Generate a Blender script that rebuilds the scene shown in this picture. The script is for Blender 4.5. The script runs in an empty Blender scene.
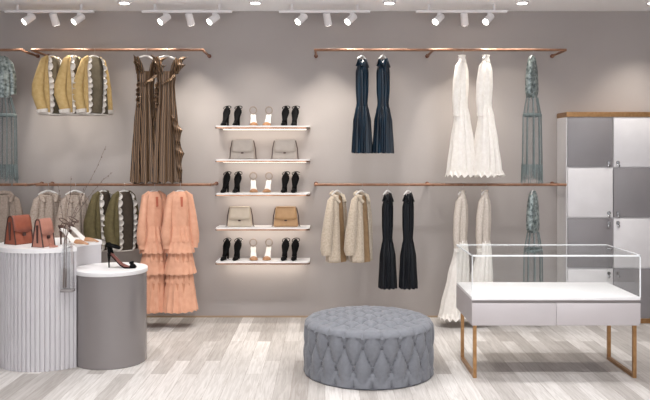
import bpy, bmesh, math, random
from mathutils import Vector, Matrix

C = bpy.context.scene.collection
SC = bpy.context.scene
PI = math.pi

# ------------------------------------------------------------------ camera, world, big lights, exposure
F = 745.0                      # focal length in pixels of the 650x400 frame
EYE = 1.58
DIST = 7.3                     # camera to back wall
cam = bpy.data.cameras.new('camera')
cam.sensor_width = 36.0
cam.lens = F / 650.0 * 36.0
cam.shift_y = -44.0 / 650.0
cam_o = bpy.data.objects.new('camera', cam)
C.objects.link(cam_o)
cam_o.location = (0, -DIST, EYE)
cam_o.rotation_euler = (PI / 2, 0, 0)
SC.camera = cam_o

world = bpy.data.worlds.new('front_fill')  # even fill added through the open front; no window is seen
SC.world = world
world.use_nodes = True
world.node_tree.nodes['Background'].inputs[0].default_value = (0.95, 0.96, 1.0, 1)
world.node_tree.nodes['Background'].inputs[1].default_value = 2.05

SC.view_settings.view_transform = 'Standard'
SC.view_settings.look = 'None'
SC.view_settings.gamma = 1.0
SC.view_settings.use_curve_mapping = False
SC.view_settings.exposure = 0.40

CEIL = 3.0
WARM = (1.0, 0.93, 0.83)
NEUT = (1.0, 0.99, 0.98)

def spot(loc, target, energy, cone, blend=0.6, radius=0.05, col=WARM):
    l = bpy.data.lights.new('spot_lamp', 'SPOT')
    l.energy = energy; l.spot_size = math.radians(cone); l.spot_blend = blend
    l.shadow_soft_size = radius; l.color = col
    o = bpy.data.objects.new('spot_lamp', l); C.objects.link(o)
    o.location = loc
    o.rotation_euler = (Vector(target) - Vector(loc)).to_track_quat('-Z', 'Y').to_euler()
    return o

# unseen shop-floor lamps, wash and rear rows added as fill; fixtures are built further down
FILL_WASH = [(-2.35, -1.8), (-1.0, -1.8), (0.25, -1.8), (1.5, -1.8), (2.8, -1.8)]  # unseen row added to brighten the wall
FLOOR_DOWN = [(-1.7, -1.9), (-0.4, -1.9), (0.9, -1.9), (2.1, -1.9), (-1.9, -3.4), (-0.4, -3.4), (1.1, -3.4), (2.5, -3.4)]  # front row follows the overhead shadows; rear row is added fill
UNSEEN_DOWN = FILL_WASH + FLOOR_DOWN
for (x, y) in FILL_WASH:
    spot((x, y, CEIL - 0.03), (x, 0, 0.9), 62, 78, 1.0, 0.15, NEUT)
for (x, y) in FLOOR_DOWN:
    spot((x, y, CEIL - 0.03), (x, y, 0), 74 if y > -2.5 else 105, 98 if y > -2.5 else 115, 0.9, 0.09, NEUT)
NEAR_DOWN = [-1.853, -0.643, 0.593, 1.822, 3.03]
for x in NEAR_DOWN:
    spot((x, -0.42, CEIL - 0.03), (x, -0.42, 0), 48 if x > 2.5 else 26, 90, 0.9, 0.04, WARM)

# ------------------------------------------------------------------ materials
def srgb(h):
    h = h.lstrip('#')
    v = [int(h[i:i + 2], 16) / 255 for i in (0, 2, 4)]
    return tuple((c / 12.92 if c <= 0.04045 else ((c + 0.055) / 1.055) ** 2.4) for c in v) + (1,)

def mat(name, col, rough=0.6, metal=0.0, col2=None, nscale=8.0, bump=0.0, bscale=60.0, sheen=0.0, spec=0.5,
        stripe=None, alpha=1.0, coat=0.0, stretch=None):
    m = bpy.data.materials.new(name); m.use_nodes = True
    nt = m.node_tree; b = nt.nodes['Principled BSDF']
    c1 = srgb(col)
    b.inputs['Base Color'].default_value = c1
    b.inputs['Roughness'].default_value = rough
    b.inputs['Metallic'].default_value = metal
    b.inputs['Specular IOR Level'].default_value = spec
    b.inputs['Coat Weight'].default_value = coat
    if sheen:
        b.inputs['Sheen Weight'].default_value = sheen
        b.inputs['Sheen Roughness'].default_value = 0.4
    if alpha < 1:
        b.inputs['Alpha'].default_value = alpha
    tc = nt.nodes.new('ShaderNodeTexCoord')
    vec = tc.outputs['Object']
    if stretch:
        mp = nt.nodes.new('ShaderNodeMapping'); mp.inputs['Scale'].default_value = stretch
        nt.links.new(vec, mp.inputs[0]); vec = mp.outputs[0]
    if col2:
        if stripe:
            t = nt.nodes.new('ShaderNodeTexWave'); t.inputs['Scale'].default_value = stripe
            t.inputs['Distortion'].default_value = 1.5; t.inputs['Detail'].default_value = 2
            t.bands_direction = 'X'
            fac = t.outputs['Fac']
        else:
            t = nt.nodes.new('ShaderNodeTexNoise'); t.inputs['Scale'].default_value = nscale
            t.inputs['Detail'].default_value = 4
            fac = t.outputs['Fac']
        nt.links.new(vec, t.inputs['Vector'])
        r = nt.nodes.new('ShaderNodeValToRGB')
        r.color_ramp.elements[0].position = 0.35; r.color_ramp.elements[1].position = 0.65
        r.color_ramp.elements[0].color = c1; r.color_ramp.elements[1].color = srgb(col2)
        nt.links.new(fac, r.inputs[0]); nt.links.new(r.outputs[0], b.inputs['Base Color'])
    if bump:
        t2 = nt.nodes.new('ShaderNodeTexNoise'); t2.inputs['Scale'].default_value = bscale
        t2.inputs['Detail'].default_value = 3
        nt.links.new(vec, t2.inputs['Vector'])
        bp = nt.nodes.new('ShaderNodeBump'); bp.inputs['Strength'].default_value = bump
        bp.inputs['Distance'].default_value = 0.01
        nt.links.new(t2.outputs['Fac'], bp.inputs['Height']); nt.links.new(bp.outputs[0], b.inputs['Normal'])
    return m

def glass_mat(name, tint, refl=0.08):
    m = bpy.data.materials.new(name); m.use_nodes = True
    nt = m.node_tree; nt.nodes.clear()
    out = nt.nodes.new('ShaderNodeOutputMaterial')
    mix = nt.nodes.new('ShaderNodeMixShader')
    tr = nt.nodes.new('ShaderNodeBsdfTransparent'); tr.inputs[0].default_value = tint
    gl = nt.nodes.new('ShaderNodeBsdfGlossy'); gl.inputs['Roughness'].default_value = 0.02
    fr = nt.nodes.new('ShaderNodeFresnel'); fr.inputs[0].default_value = 1.45
    ad = nt.nodes.new('ShaderNodeMath'); ad.operation = 'MULTIPLY_ADD'
    ad.inputs[1].default_value = 0.25; ad.inputs[2].default_value = refl
    mn = nt.nodes.new('ShaderNodeMath'); mn.operation = 'MINIMUM'; mn.inputs[1].default_value = 0.10
    nt.links.new(fr.outputs[0], ad.inputs[0]); nt.links.new(ad.outputs[0], mn.inputs[0]); nt.links.new(mn.outputs[0], mix.inputs[0])
    nt.links.new(tr.outputs[0], mix.inputs[1]); nt.links.new(gl.outputs[0], mix.inputs[2])
    nt.links.new(mix.outputs[0], out.inputs[0])
    return m

def emit_mat(name, col, strength):
    m = bpy.data.materials.new(name); m.use_nodes = True
    b = m.node_tree.nodes['Principled BSDF']
    b.inputs['Base Color'].default_value = (0.9, 0.9, 0.9, 1)
    b.inputs['Emission Color'].default_value = tuple(col) + (1,)
    b.inputs['Emission Strength'].default_value = strength
    return m

def floor_mat():
    m = bpy.data.materials.new('whitewashed_oak'); m.use_nodes = True
    nt = m.node_tree; b = nt.nodes['Principled BSDF']
    tc = nt.nodes.new('ShaderNodeTexCoord')
    mp = nt.nodes.new('ShaderNodeMapping'); mp.inputs['Rotation'].default_value = (0, 0, PI / 2)
    nt.links.new(tc.outputs['Object'], mp.inputs[0])
    def brick(w, h, seed_off, c1, c2, bias):
        k = nt.nodes.new('ShaderNodeTexBrick')
        k.offset = 0.37; k.inputs['Scale'].default_value = 1
        k.inputs['Brick Width'].default_value = w; k.inputs['Row Height'].default_value = h
        k.inputs['Mortar Size'].default_value = 0.0012; k.inputs['Mortar Smooth'].default_value = 0.3
        k.inputs['Bias'].default_value = bias
        k.inputs['Color1'].default_value = c1; k.inputs['Color2'].default_value = c2
        k.inputs['Mortar'].default_value = srgb('#8d837b')
        nt.links.new(mp.outputs[0], k.inputs['Vector'])
        return k
    k = brick(0.95, 0.115, 0, srgb('#cdc9c6'), srgb('#948d88'), -0.22)
    # long grain
    mp2 = nt.nodes.new('ShaderNodeMapping'); mp2.inputs['Scale'].default_value = (26, 1.6, 1)
    nt.links.new(tc.outputs['Object'], mp2.inputs[0])
    n = nt.nodes.new('ShaderNodeTexNoise'); n.inputs['Scale'].default_value = 2.2
    n.inputs['Detail'].default_value = 6; n.inputs['Distortion'].default_value = 1.2
    nt.links.new(mp2.outputs[0], n.inputs['Vector'])
    rp = nt.nodes.new('ShaderNodeValToRGB')
    rp.color_ramp.elements[0].position = 0.32; rp.color_ramp.elements[0].color = srgb('#b2aca6')
    rp.color_ramp.elements[1].position = 0.62; rp.color_ramp.elements[1].color = (1, 1, 1, 1)
    nt.links.new(n.outputs['Fac'], rp.inputs[0])
    mx = nt.nodes.new('ShaderNodeMix'); mx.data_type = 'RGBA'; mx.blend_type = 'MULTIPLY'
    mx.inputs['Factor'].default_value = 0.45
    nt.links.new(k.outputs['Color'], mx.inputs[6]); nt.links.new(rp.outputs[0], mx.inputs[7])
    nt.links.new(mx.outputs[2], b.inputs['Base Color'])
    b.inputs['Roughness'].default_value = 0.5
    b.inputs['Specular IOR Level'].default_value = 0.3
    bp = nt.nodes.new('ShaderNodeBump'); bp.inputs['Strength'].default_value = 0.15
    bp.inputs['Distance'].default_value = 0.004
    nt.links.new(n.outputs['Fac'], bp.inputs['Height']); nt.links.new(bp.outputs[0], b.inputs['Normal'])
    return m

M = {
    'wall': mat('taupe_plaster', '#a29b98', 0.85, col2='#a69f9c', nscale=1.5, bump=0.05, bscale=40),
    'ceiling': mat('white_ceiling_paint', '#f6f6f8', 0.9, col2='#f7f7f9', nscale=2),
    'floor': floor_mat(),
    'brass': mat('brushed_brass', '#a9835a', 0.35, 0.8, col2='#99734c', nscale=30),
    'copper': mat('rose_copper', '#96705a', 0.5, 0.25, col2='#85614b', nscale=25, spec=0.3),
    'copper_dark': mat('dark_copper', '#7a4a3a', 0.4, 0.6, col2='#6c4032', nscale=25),
    'white': mat('white_lacquer', '#e9e6e7', 0.35, col2='#ecebeb', nscale=4),
    'white_matt': mat('white_matt', '#e8e5e6', 0.6, col2='#ebe8e8', nscale=6),
    'flute': mat('fluted_white', '#c5c1c4', 0.5, col2='#c8c5c7', nscale=6),
    'grey_gloss': mat('grey_gloss_lacquer', '#7d7776', 0.12, col2='#7f7978', nscale=3, coat=0.4),
    'locker_grey': mat('locker_grey', '#827e80', 0.4, col2='#858183', nscale=4),
    'locker_white': mat('locker_white', '#dcd9da', 0.45, col2='#d5d2d3', nscale=5),
    'table_body': mat('table_pinkish_white', '#b8b1b2', 0.4, col2='#bab4b5', nscale=4),
    'dark_gap': mat('shadow_gap', '#8d8684', 0.6, col2='#867f7d', nscale=5),
    'chrome': mat('chrome', '#b9b9ba', 0.2, 1.0, col2='#a9a9aa', nscale=30),
    'lamp_white': mat('lamp_white', '#dfdcdd', 0.4, col2='#e3e0e1', nscale=8),
    'lens': emit_mat('lamp_lens', (1, 0.97, 0.92), 6.0),
    'led': emit_mat('led_strip', (1, 0.91, 0.80), 1.1),
    'glass': glass_mat('clear_glass', (0.985, 0.99, 0.99, 1), 0.01),
    'glass_edge': mat('polished_glass_edge', '#f1f3f4', 0.25, col2='#eceff1', nscale=20),
    'vase_glass': glass_mat('vase_glass', (0.96, 0.96, 0.96, 1), 0.03),
    'ottoman': mat('grey_linen', '#6d6f75', 0.85, col2='#74767c', nscale=40, bump=0.12, bscale=300, sheen=0.15),
    'ottoman_button': mat('grey_button', '#55565b', 0.8, col2='#5a5b61', nscale=40),
    'mustard': mat('mustard_wool', '#b59a68', 0.85, col2='#a98d5a', nscale=30, bump=0.1, bscale=200),
    'mustard_dark': mat('dark_khaki_front', '#59503f', 0.85, col2='#504737', nscale=30, bump=0.1, bscale=200),
    'olive': mat('olive_wool', '#625838', 0.85, col2='#574d30', nscale=30, bump=0.1, bscale=200),
    'olive_dark': mat('dark_brown_front', '#40352a', 0.85, col2='#382e24', nscale=30, bump=0.1, bscale=200),
    'ruffle_white': mat('white_ruffle', '#d8d2cc', 0.8, col2='#c6beb6', nscale=25),
    'bronze': mat('bronze_lame', '#7c6046', 0.34, 0.4, col2='#2a1f18', stripe=22, bump=0.15, bscale=120),
    'bronze_dark': mat('dark_bronze_lame', '#3f3329', 0.45, 0.3, col2='#2f261f', nscale=20),
    'coral': mat('coral_chiffon', '#e0a98c', 0.75, col2='#d89f82', nscale=20, sheen=0.2),
    'coral_under': mat('coral_underskirt', '#cf9374', 0.8, col2='#c78b6c', nscale=20),
    'coral_dark': mat('deep_coral', '#bf6a50', 0.8, col2='#b46049', nscale=20),
    'navy': mat('navy_velvet', '#060f1a', 0.28, col2='#0c2a3c', nscale=6, spec=0.35, stretch=(4, 4, 0.6)),  # teal streaks put the velvet's sheen into the colour
    'navy_dark': mat('midnight_velvet', '#06080d', 0.45, col2='#0b1119', nscale=6, spec=0.25, stretch=(4, 4, 0.6)),
    'ivory': mat('ivory_chiffon', '#efeae4', 0.8, col2='#e8e2db', nscale=30, sheen=0.2),
    'lace': mat('beige_lace', '#bfb3a7', 0.85, col2='#d4cac0', nscale=90, bump=0.2, bscale=150),
    'lace_beige': mat('dusty_beige_lace', '#a8978a', 0.85, col2='#c0b1a4', nscale=90, bump=0.2, bscale=150),
    'gold_lining': mat('camel_lining', '#977b5b', 0.8, col2='#8b6f50', nscale=20),
    'cream_fur': mat('cream_boucle', '#b3a492', 0.95, col2='#c6b8a6', nscale=70, bump=0.5, bscale=140, sheen=0.3),
    'greige': mat('greige_knit', '#94857a', 0.95, col2='#a49589', nscale=60, bump=0.3, bscale=140),
    'sequin': mat('teal_sequins', '#4c5757', 0.35, 0.35, col2='#a3adab', nscale=34, bump=0.5, bscale=70),
    'sheer': mat('sheer_teal_net', '#717b7d', 0.8, alpha=0.14, col2='#687275', nscale=20),
    'teal_trim': mat('teal_trim', '#747f7f', 0.6, col2='#667272', nscale=30),
    'leather_red': mat('chestnut_leather', '#97543f', 0.5, col2='#8c4b38', nscale=20, bump=0.08, bscale=200),
    'leather_pink': mat('dusty_rose_leather', '#b57e6d', 0.5, col2='#ab7463', nscale=20, bump=0.08, bscale=200),
    'leather_edge': mat('dark_brown_edge', '#3d2520', 0.5, col2='#47302a', nscale=20),
    'bag_beige': mat('beige_leather', '#c9bba8', 0.5, col2='#c4b5a1', nscale=20, bump=0.06, bscale=200),
    'bag_stone': mat('stone_leather', '#b5aaa0', 0.5, col2='#aea399', nscale=20, bump=0.06, bscale=200),
    'bag_tan': mat('tan_leather', '#bb9468', 0.5, col2='#b28b60', nscale=20, bump=0.06, bscale=200),
    'black': mat('black_suede', '#060607', 0.7, col2='#09090b', nscale=30, spec=0.1),
    'insole_white': mat('white_insole', '#e6e2de', 0.5, col2='#eae6e2', nscale=20),
    'tan': mat('tan_toe_leather', '#a97b55', 0.45, col2='#a0724d', nscale=20),
    'heel_brown': mat('dark_brown_heel', '#54372b', 0.4, col2='#4b3026', nscale=20),
    'red_insole': mat('rosy_insole', '#774640', 0.5, col2='#6d3f3a', nscale=20),
    'ankle_ring': mat('taupe_strap', '#9a8c82', 0.5, col2='#8f8177', nscale=20),
    'silver': mat('silver_buckle', '#c5c5c7', 0.25, 1.0, col2='#b8b8ba', nscale=20),
    'shelf_metal': mat('polished_rose_metal', '#a5846e', 0.18, 0.9, col2='#8a6a55', nscale=9),
    'skirting': mat('oak_skirting', '#a8927a', 0.6, col2='#9a846c', nscale=12, stretch=(.3, 4, 4)),
    'twig': mat('dark_twig', '#6a5a53', 0.8, col2='#77675f', nscale=40),
    'hanger': mat('white_hanger', '#dcd9d6', 0.4, col2='#e0ddda', nscale=20),
    'hook': mat('hook_wire', '#b3afad', 0.3, 0.8, col2='#a7a3a1', nscale=20),
}

# ------------------------------------------------------------------ helpers
def tag(o, label=None, cat=None, group=None, kind=None):
    if label: o['label'] = label
    if cat: o['category'] = cat
    if group: o['group'] = group
    if kind: o['kind'] = kind
    return o

def thing(name, label, cat, loc=(0, 0, 0), rz=0.0, group=None):
    o = bpy.data.objects.new(name, None); C.objects.link(o)
    o.location = loc; o.rotation_euler = (0, 0, rz); o.empty_display_size = 0.05
    return tag(o, label, cat, group)

def obj(name, bm, m, parent=None, smooth=True, loc=None, label=None):
    me = bpy.data.meshes.new(name)
    bmesh.ops.recalc_face_normals(bm, faces=bm.faces[:])
    bm.to_mesh(me); bm.free()
    for mm in (m if isinstance(m, (list, tuple)) else [m]):
        me.materials.append(mm)
    if smooth:
        for p in me.polygons: p.use_smooth = True
        me.set_sharp_from_angle(angle=math.radians(38))
    o = bpy.data.objects.new(name, me); C.objects.link(o)
    if parent: o.parent = parent
    if loc: o.location = loc
    if label: o['label'] = label
    return o

def copy_tree(o, parent=None):
    c = o.copy(); C.objects.link(c)
    if parent: c.parent = parent
    for ch in list(o.children): copy_tree(ch, c)
    return c

def again(src, label, loc, rz=None, scale=None):
    c = copy_tree(src); c['label'] = label; c.location = loc
    if rz is not None: c.rotation_euler = (0, 0, rz)
    if scale is not None: c.scale = scale
    return c

def B(): return bmesh.new()

def box(bm, x0, x1, y0, y1, z0, z1, bev=0.0):
    r = bmesh.ops.create_cube(bm, size=1.0)
    vs = r['verts']
    bmesh.ops.scale(bm, verts=vs, vec=(x1 - x0, y1 - y0, z1 - z0))
    bmesh.ops.translate(bm, verts=vs, vec=((x0 + x1) / 2, (y0 + y1) / 2, (z0 + z1) / 2))
    if bev:
        es = list({e for v in vs for e in v.link_edges})
        bmesh.ops.bevel(bm, geom=es, offset=bev, segments=2, affect='EDGES', profile=0.5)
    return bm

def cyl(bm, p0, p1, r0, r1=None, n=24, cap=True):
    return tube(bm, [p0, p1], [r0, r0 if r1 is None else r1], n, cap=cap)

def tube(bm, pts, radii, n=12, cap=True, flat=1.0, up=None):
    pts = [Vector(p) for p in pts]
    if not isinstance(radii, (list, tuple)): radii = [radii] * len(pts)
    rings = []
    prev = None
    for i, p in enumerate(pts):
        a = pts[max(i - 1, 0)]; b = pts[min(i + 1, len(pts) - 1)]
        t = (b - a).normalized()
        if prev is None:
            u = Vector(up) if up else (Vector((0, 1, 0)) if abs(t.y) < 0.9 else Vector((1, 0, 0)))
        else:
            u = prev
        u = (u - t * u.dot(t)).normalized(); v = t.cross(u); prev = u
        r = radii[i]
        rings.append([bm.verts.new(p + u * math.cos(2 * PI * k / n) * r * flat + v * math.sin(2 * PI * k / n) * r) for k in range(n)])
    for a, b in zip(rings, rings[1:]):
        for k in range(n):
            bm.faces.new((a[k], a[(k + 1) % n], b[(k + 1) % n], b[k]))
    if cap:
        bm.faces.new(rings[0][::-1]); bm.faces.new(rings[-1])
    return bm

def lathe(bm, prof, n=40, cx=0, cy=0):
    rings = []
    for r, z in prof:
        rings.append([bm.verts.new((cx + r * math.cos(2 * PI * k / n), cy + r * math.sin(2 * PI * k / n), z)) for k in range(n)])
    for a, b in zip(rings, rings[1:]):
        for k in range(n):
            bm.faces.new((a[k], a[(k + 1) % n], b[(k + 1) % n], b[k]))
    bm.faces.new(rings[0][::-1]); bm.faces.new(rings[-1])
    return bm

def prism(bm, outline, z0, z1):
    lo = [bm.verts.new((x, y, z0)) for x, y in outline]
    hi = [bm.verts.new((x, y, z1)) for x, y in outline]
    n = len(outline)
    bm.faces.new(lo[::-1]); bm.faces.new(hi)
    for k in range(n):
        bm.faces.new((lo[k], lo[(k + 1) % n], hi[(k + 1) % n], hi[k]))
    return bm

def blob(bm, c, r, sc=(1, 1, 1), u=12, v=8):
    q = bmesh.ops.create_uvsphere(bm, u_segments=u, v_segments=v, radius=r)
    bmesh.ops.scale(bm, verts=q['verts'], vec=sc)
    bmesh.ops.translate(bm, verts=q['verts'], vec=c)
    return bm

def lerp_rows(rows, z):
    if z >= rows[0][0]: return rows[0]
    for a, b in zip(rows, rows[1:]):
        if z >= b[0]:
            t = (a[0] - z) / max(a[0] - b[0], 1e-6)
            t = t * t * (3 - 2 * t) * 0.55 + t * 0.45
            return [p + (q - p) * t for p, q in zip(a, b)]
    return rows[-1]

def loft(bm, rows, n=72, nz=46, seed=1, freq=9, hem=0.0, caps=(True, True), twist=0.0, open_front=None, only=None):
    """rows, top to bottom: (z, cx, cy, rx, ry, fold depth). Cloth body with soft vertical folds."""
    rg = random.Random(seed)
    comps = [(freq + rg.choice((-2, -1, 0, 1, 2)), rg.uniform(0, 6.28), rg.uniform(0.4, 1)) for _ in range(3)]
    tot = sum(c[2] for c in comps)
    z0, z1 = rows[0][0], rows[-1][0]
    rings = []
    for i in range(nz):
        z = z0 + (z1 - z0) * i / (nz - 1)
        _, cx, cy, rx, ry, amp = lerp_rows(rows, z)
        ring = []
        for k in range(n):
            t = 2 * PI * k / n
            f = sum(a * math.sin(q * t + p + twist * (z - z0)) for q, p, a in comps) / tot
            f = f if f > 0 else f * 0.8
            h = hem * math.sin(freq * t + 1.3) * (i / (nz - 1)) ** 6
            ring.append(bm.verts.new((cx + (rx + amp * f) * math.cos(t), cy + (ry + amp * f) * math.sin(t), z + h)))
        rings.append(ring)
    for a, b in zip(rings, rings[1:]):
        for k in range(n):
            if only and not (only[0] <= (k + 0.5) / n <= only[1]): continue
            if open_front and open_front[0] <= (k + 0.5) / n <= open_front[1]: continue
            bm.faces.new((a[k], a[(k + 1) % n], b[(k + 1) % n], b[k]))
    if caps[0]: bm.faces.new(rings[0][::-1])
    if caps[1]: bm.faces.new(rings[-1])
    return bm

def ruffle(bm, pts, side, nrm, width, amp, waves, taper=True):
    """Ribbon of cloth that runs along pts and ripples outwards."""
    pts = [Vector(p) for p in pts]; side = Vector(side).normalized(); nrm = Vector(nrm).normalized()
    N = waves * 8
    segs = [(pts[i + 1] - pts[i]).length for i in range(len(pts) - 1)]; L = sum(segs)
    rows = []
    for i in range(N + 1):
        d = L * i / N; k = 0
        while k < len(segs) - 1 and d > segs[k]: d -= segs[k]; k += 1
        p = pts[k].lerp(pts[k + 1], min(d / max(segs[k], 1e-6), 1))
        tg = (pts[k + 1] - pts[k]).normalized()
        w = width * (1 if not taper else min(1, 0.4 + 3 * min(i, N - i) / N))
        a = 2 * PI * waves * i / N + 0.9 * math.sin(5.1 * i / N + waves) + 0.5 * math.sin(13 * i / N)
        w *= 0.85 + 0.22 * math.sin(17 * i / N + 2 * waves)
        row = []
        for j, q in enumerate((0, 0.35, 0.7, 1.0)):
            row.append(bm.verts.new(p + side * w * q + nrm * (amp * q * math.sin(a) + 0.004) + tg * amp * 0.5 * q * math.cos(a)))
        rows.append(row)
    for a, b in zip(rows, rows[1:]):
        for j in range(3):
            bm.faces.new((a[j], a[j + 1], b[j + 1], b[j]))
    return bm

def solidify(o, t=0.003):
    md = o.modifiers.new('thickness', 'SOLIDIFY'); md.thickness = t; md.offset = 0
    return o

def at(px, py, d):
    s = F / d
    return Vector(((px - 325) / s, d - DIST, EYE - (py - 156) / s))

# ------------------------------------------------------------------ the setting
XL, XR, YF = -4.6, 4.6, -8.6
def struct(name, bm, m, **k):
    o = obj(name, bm, m, smooth=False, **k); o['kind'] = 'structure'; return o

struct('floor', box(B(), XL, XR, YF, 0.0, -0.1, 0.0), M['floor'])
struct('ceiling', box(B(), XL, XR, YF, 0.0, CEIL, CEIL + 0.1), M['ceiling'])
struct('wall_back', box(B(), XL - 0.1, XR + 0.1, 0.0, 0.1, -0.1, CEIL + 0.1), M['wall'])
struct('wall_left', box(B(), XL - 0.1, XL, YF, 0.0, -0.1, CEIL + 0.1), M['wall'])
struct('wall_right', box(B(), XR, XR + 0.1, YF, 0.0, -0.1, CEIL + 0.1), M['wall'])
struct('baseboard_back', box(B(), XL, XR, -0.010, 0.0, 0.0, 0.016), M['skirting'])

# ------------------------------------------------------------------ clothes rails
RY = -0.40                     # rails stand this far off the wall
RS = F / (DIST + RY)           # pixels per metre there
ZU, ZL = 2.562, 1.314          # the two rail heights
def rx(px): return (px - 325) / RS
def rz_(py): return EYE - (py - 156) / RS

def rail(x0, x1, z, brackets, label):
    t = thing('clothes_rail', label, 'clothes rail', ((x0 + x1) / 2, 0, z), group='copper clothes rails')
    cx = (x0 + x1) / 2
    obj('rod', cyl(B(), (x0 - cx, RY, 0), (x1 - cx, RY, 0), 0.0125, n=16), M['copper'], t)
    for bx in brackets:
        b = B()
        cyl(b, (bx - cx, RY - 0.006, -0.004), (bx - cx, 0, -0.004), 0.011, n=14)
        br = obj('bracket', b, M['copper'], t)
        obj('flange', cyl(B(), (bx - cx, -0.016, -0.004), (bx - cx, 0, -0.004), 0.019, n=20), M['copper_dark'], br)
    return t
LEFT0 = -4.0
rail(LEFT0, -2.80, ZU, [LEFT0 + 0.012, -2.812], 'copper upper rail cut off at the left edge, holding a teal sequin dress')
rail(-2.72, -1.12, ZU, [-2.708, -1.132], 'copper upper rail holding mustard jackets and bronze gowns')
rail(-0.10, 2.235, ZU, [-0.088, 1.0, 2.223], 'long copper upper rail holding navy and white dresses')
rail(LEFT0, -2.76, ZL, [LEFT0 + 0.012, -2.772], 'copper lower rail cut off at the left edge, holding a greige top')
rail(-2.68, -1.05, ZL, [-2.668, -1.062], 'copper lower rail holding lace tops, olive jackets and coral dresses')
rail(-0.10, 2.235, ZL, [-0.088, 1.0, 2.223], 'long copper lower rail holding cream cardigans and midnight dresses')

# ------------------------------------------------------------------ hangers and garments
def make_hanger(label, px, z, rz, w=0.12):
    t = thing('clothes_hanger', label, 'hanger', (rx(px), RY, z), rz, 'white clothes hangers')
    pts = []
    for i in range(11):
        a = math.radians(-30 + 210 * i / 10)
        pts.append((0, 0.016 * math.cos(a), 0.0165 * math.sin(a)))
    pts = [(0, 0.0 + p[1], p[2]) for p in pts]
    pts += [(0, -0.014, -0.012), (0, 0, -0.03), (0, 0, -0.055)]
    obj('hook', tube(B(), pts, 0.0024, 8), M['hook'], t)
    b = B()
    tube(b, [(-w, 0, -0.088), (-w * .55, 0, -0.070), (-.015, 0, -0.056), (.015, 0, -0.056), (w * .55, 0, -0.070), (w, 0, -0.088)],
         [0.006, 0.009, 0.0085, 0.0085, 0.009, 0.006], 10, flat=0.8)
    obj('arms', b, M['hanger'], t)
    return t

def garment(name, label, cat, px, z, deg, group):
    return thing(name, label, cat, (rx(px), RY, z), math.radians(deg), group)

# --- wool jackets with white ruffled fronts
def make_jacket(label, px, z, deg, mt, dk, group):
    t = garment('ruffled_jacket', label, 'jacket', px, z, deg, group)
    body = [(-0.066, 0, 0, 0.05, 0.022, 0.0), (-0.10, 0, 0, 0.095, 0.036, 0.002), (-0.17, 0, 0, 0.112, 0.050, 0.004),
            (-0.38, 0, 0, 0.122, 0.074, 0.006), (-0.595, 0, 0, 0.132, 0.090, 0.008)]
    obj('body', loft(B(), body, seed=3, freq=7, nz=28), M[mt], t)
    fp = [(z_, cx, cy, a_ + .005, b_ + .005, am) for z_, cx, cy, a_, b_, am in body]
    solidify(obj('front_panel', loft(B(), fp, seed=3, freq=7, nz=28, caps=(False, False), only=(.63, .97)), M[dk], t, label='dark front panel'), .003)  # darker tone over the front and one side of the jacket
    for s in (-1, 1):
        b = B()
        tube(b, [(s * 0.06, 0, -0.066), (s * 0.10, 0.006, -0.10), (s * 0.125, .016, -0.20), (s * 0.148, .030, -0.34), (s * 0.150, .026, -0.42), (s * 0.146, -.004, -0.51), (s * 0.14, -.022, -0.575)],
             [0.016, 0.028, 0.040, 0.056, 0.058, 0.052, 0.044], 20, flat=0.8, up=(1, 0, 0))
        sl = obj('sleeve', b, M[mt], t)
        c = B()
        tube(c, [(s * 0.142, -.014, -0.558), (s * 0.14, -.018, -0.59)], [0.055, 0.050], 20, flat=.85, up=(1, 0, 0))
        obj('cuff', c, M['ruffle_white'], sl, label='pale ruffled cuff')
    for s in (-1, 1):
        b = B()
        path = ([(-.055, -.018, -0.066), (-.085, -.034, -0.17), (-.09, -.056, -0.36), (-.095, -.072, -0.588)] if s < 0
                else [(.06, -.022, -0.066), (.075, -.046, -0.17), (.055, -.078, -0.36), (.03, -.098, -0.588)])
        ruffle(b, path, (-.12, -1, 0) if s < 0 else (-.25, -1, 0), (-1, -0.25, 0), 0.050, 0.024, 9)
        solidify(obj('ruffle_trim', b, M['ruffle_white'], t, label='white ruffle along the front edge'), 0.004)
    h = B()
    loft(h, [(-0.584, 0, 0, 0.138, 0.095, .008), (-0.604, 0, 0, 0.140, 0.097, .008)], seed=3, freq=7, nz=4)
    obj('hem_band', h, M['ruffle_white'], t, label='white band along the hem')
    return t

J = [(52, 'mustard ruffled jacket on the upper rail, nearest the end bracket'),
     (74, 'mustard ruffled jacket hanging between two others on the upper rail, brightest lit'),
     (94, 'mustard ruffled jacket on the upper rail showing its dark khaki front')]
for px, lb in J:
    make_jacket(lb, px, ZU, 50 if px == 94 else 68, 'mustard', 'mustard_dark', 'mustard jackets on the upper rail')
    make_hanger('white hanger under the ' + {52: 'outermost', 74: 'middle', 94: 'dark-fronted'}[px] + ' mustard jacket on the upper rail', px, ZU, math.radians(50 if px == 94 else 68), 0.09)
for px, lb in ((103, 'olive ruffled jacket on the lower rail beside the lace tops'),
               (124, 'olive ruffled jacket with dark brown front beside the coral dresses')):
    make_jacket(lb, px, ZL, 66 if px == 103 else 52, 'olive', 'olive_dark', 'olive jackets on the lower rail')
    make_hanger('white hanger under the olive jacket beside the ' + ('lace tops' if px == 103 else 'coral dresses'), px, ZL, math.radians(66 if px == 103 else 52), 0.09)

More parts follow.
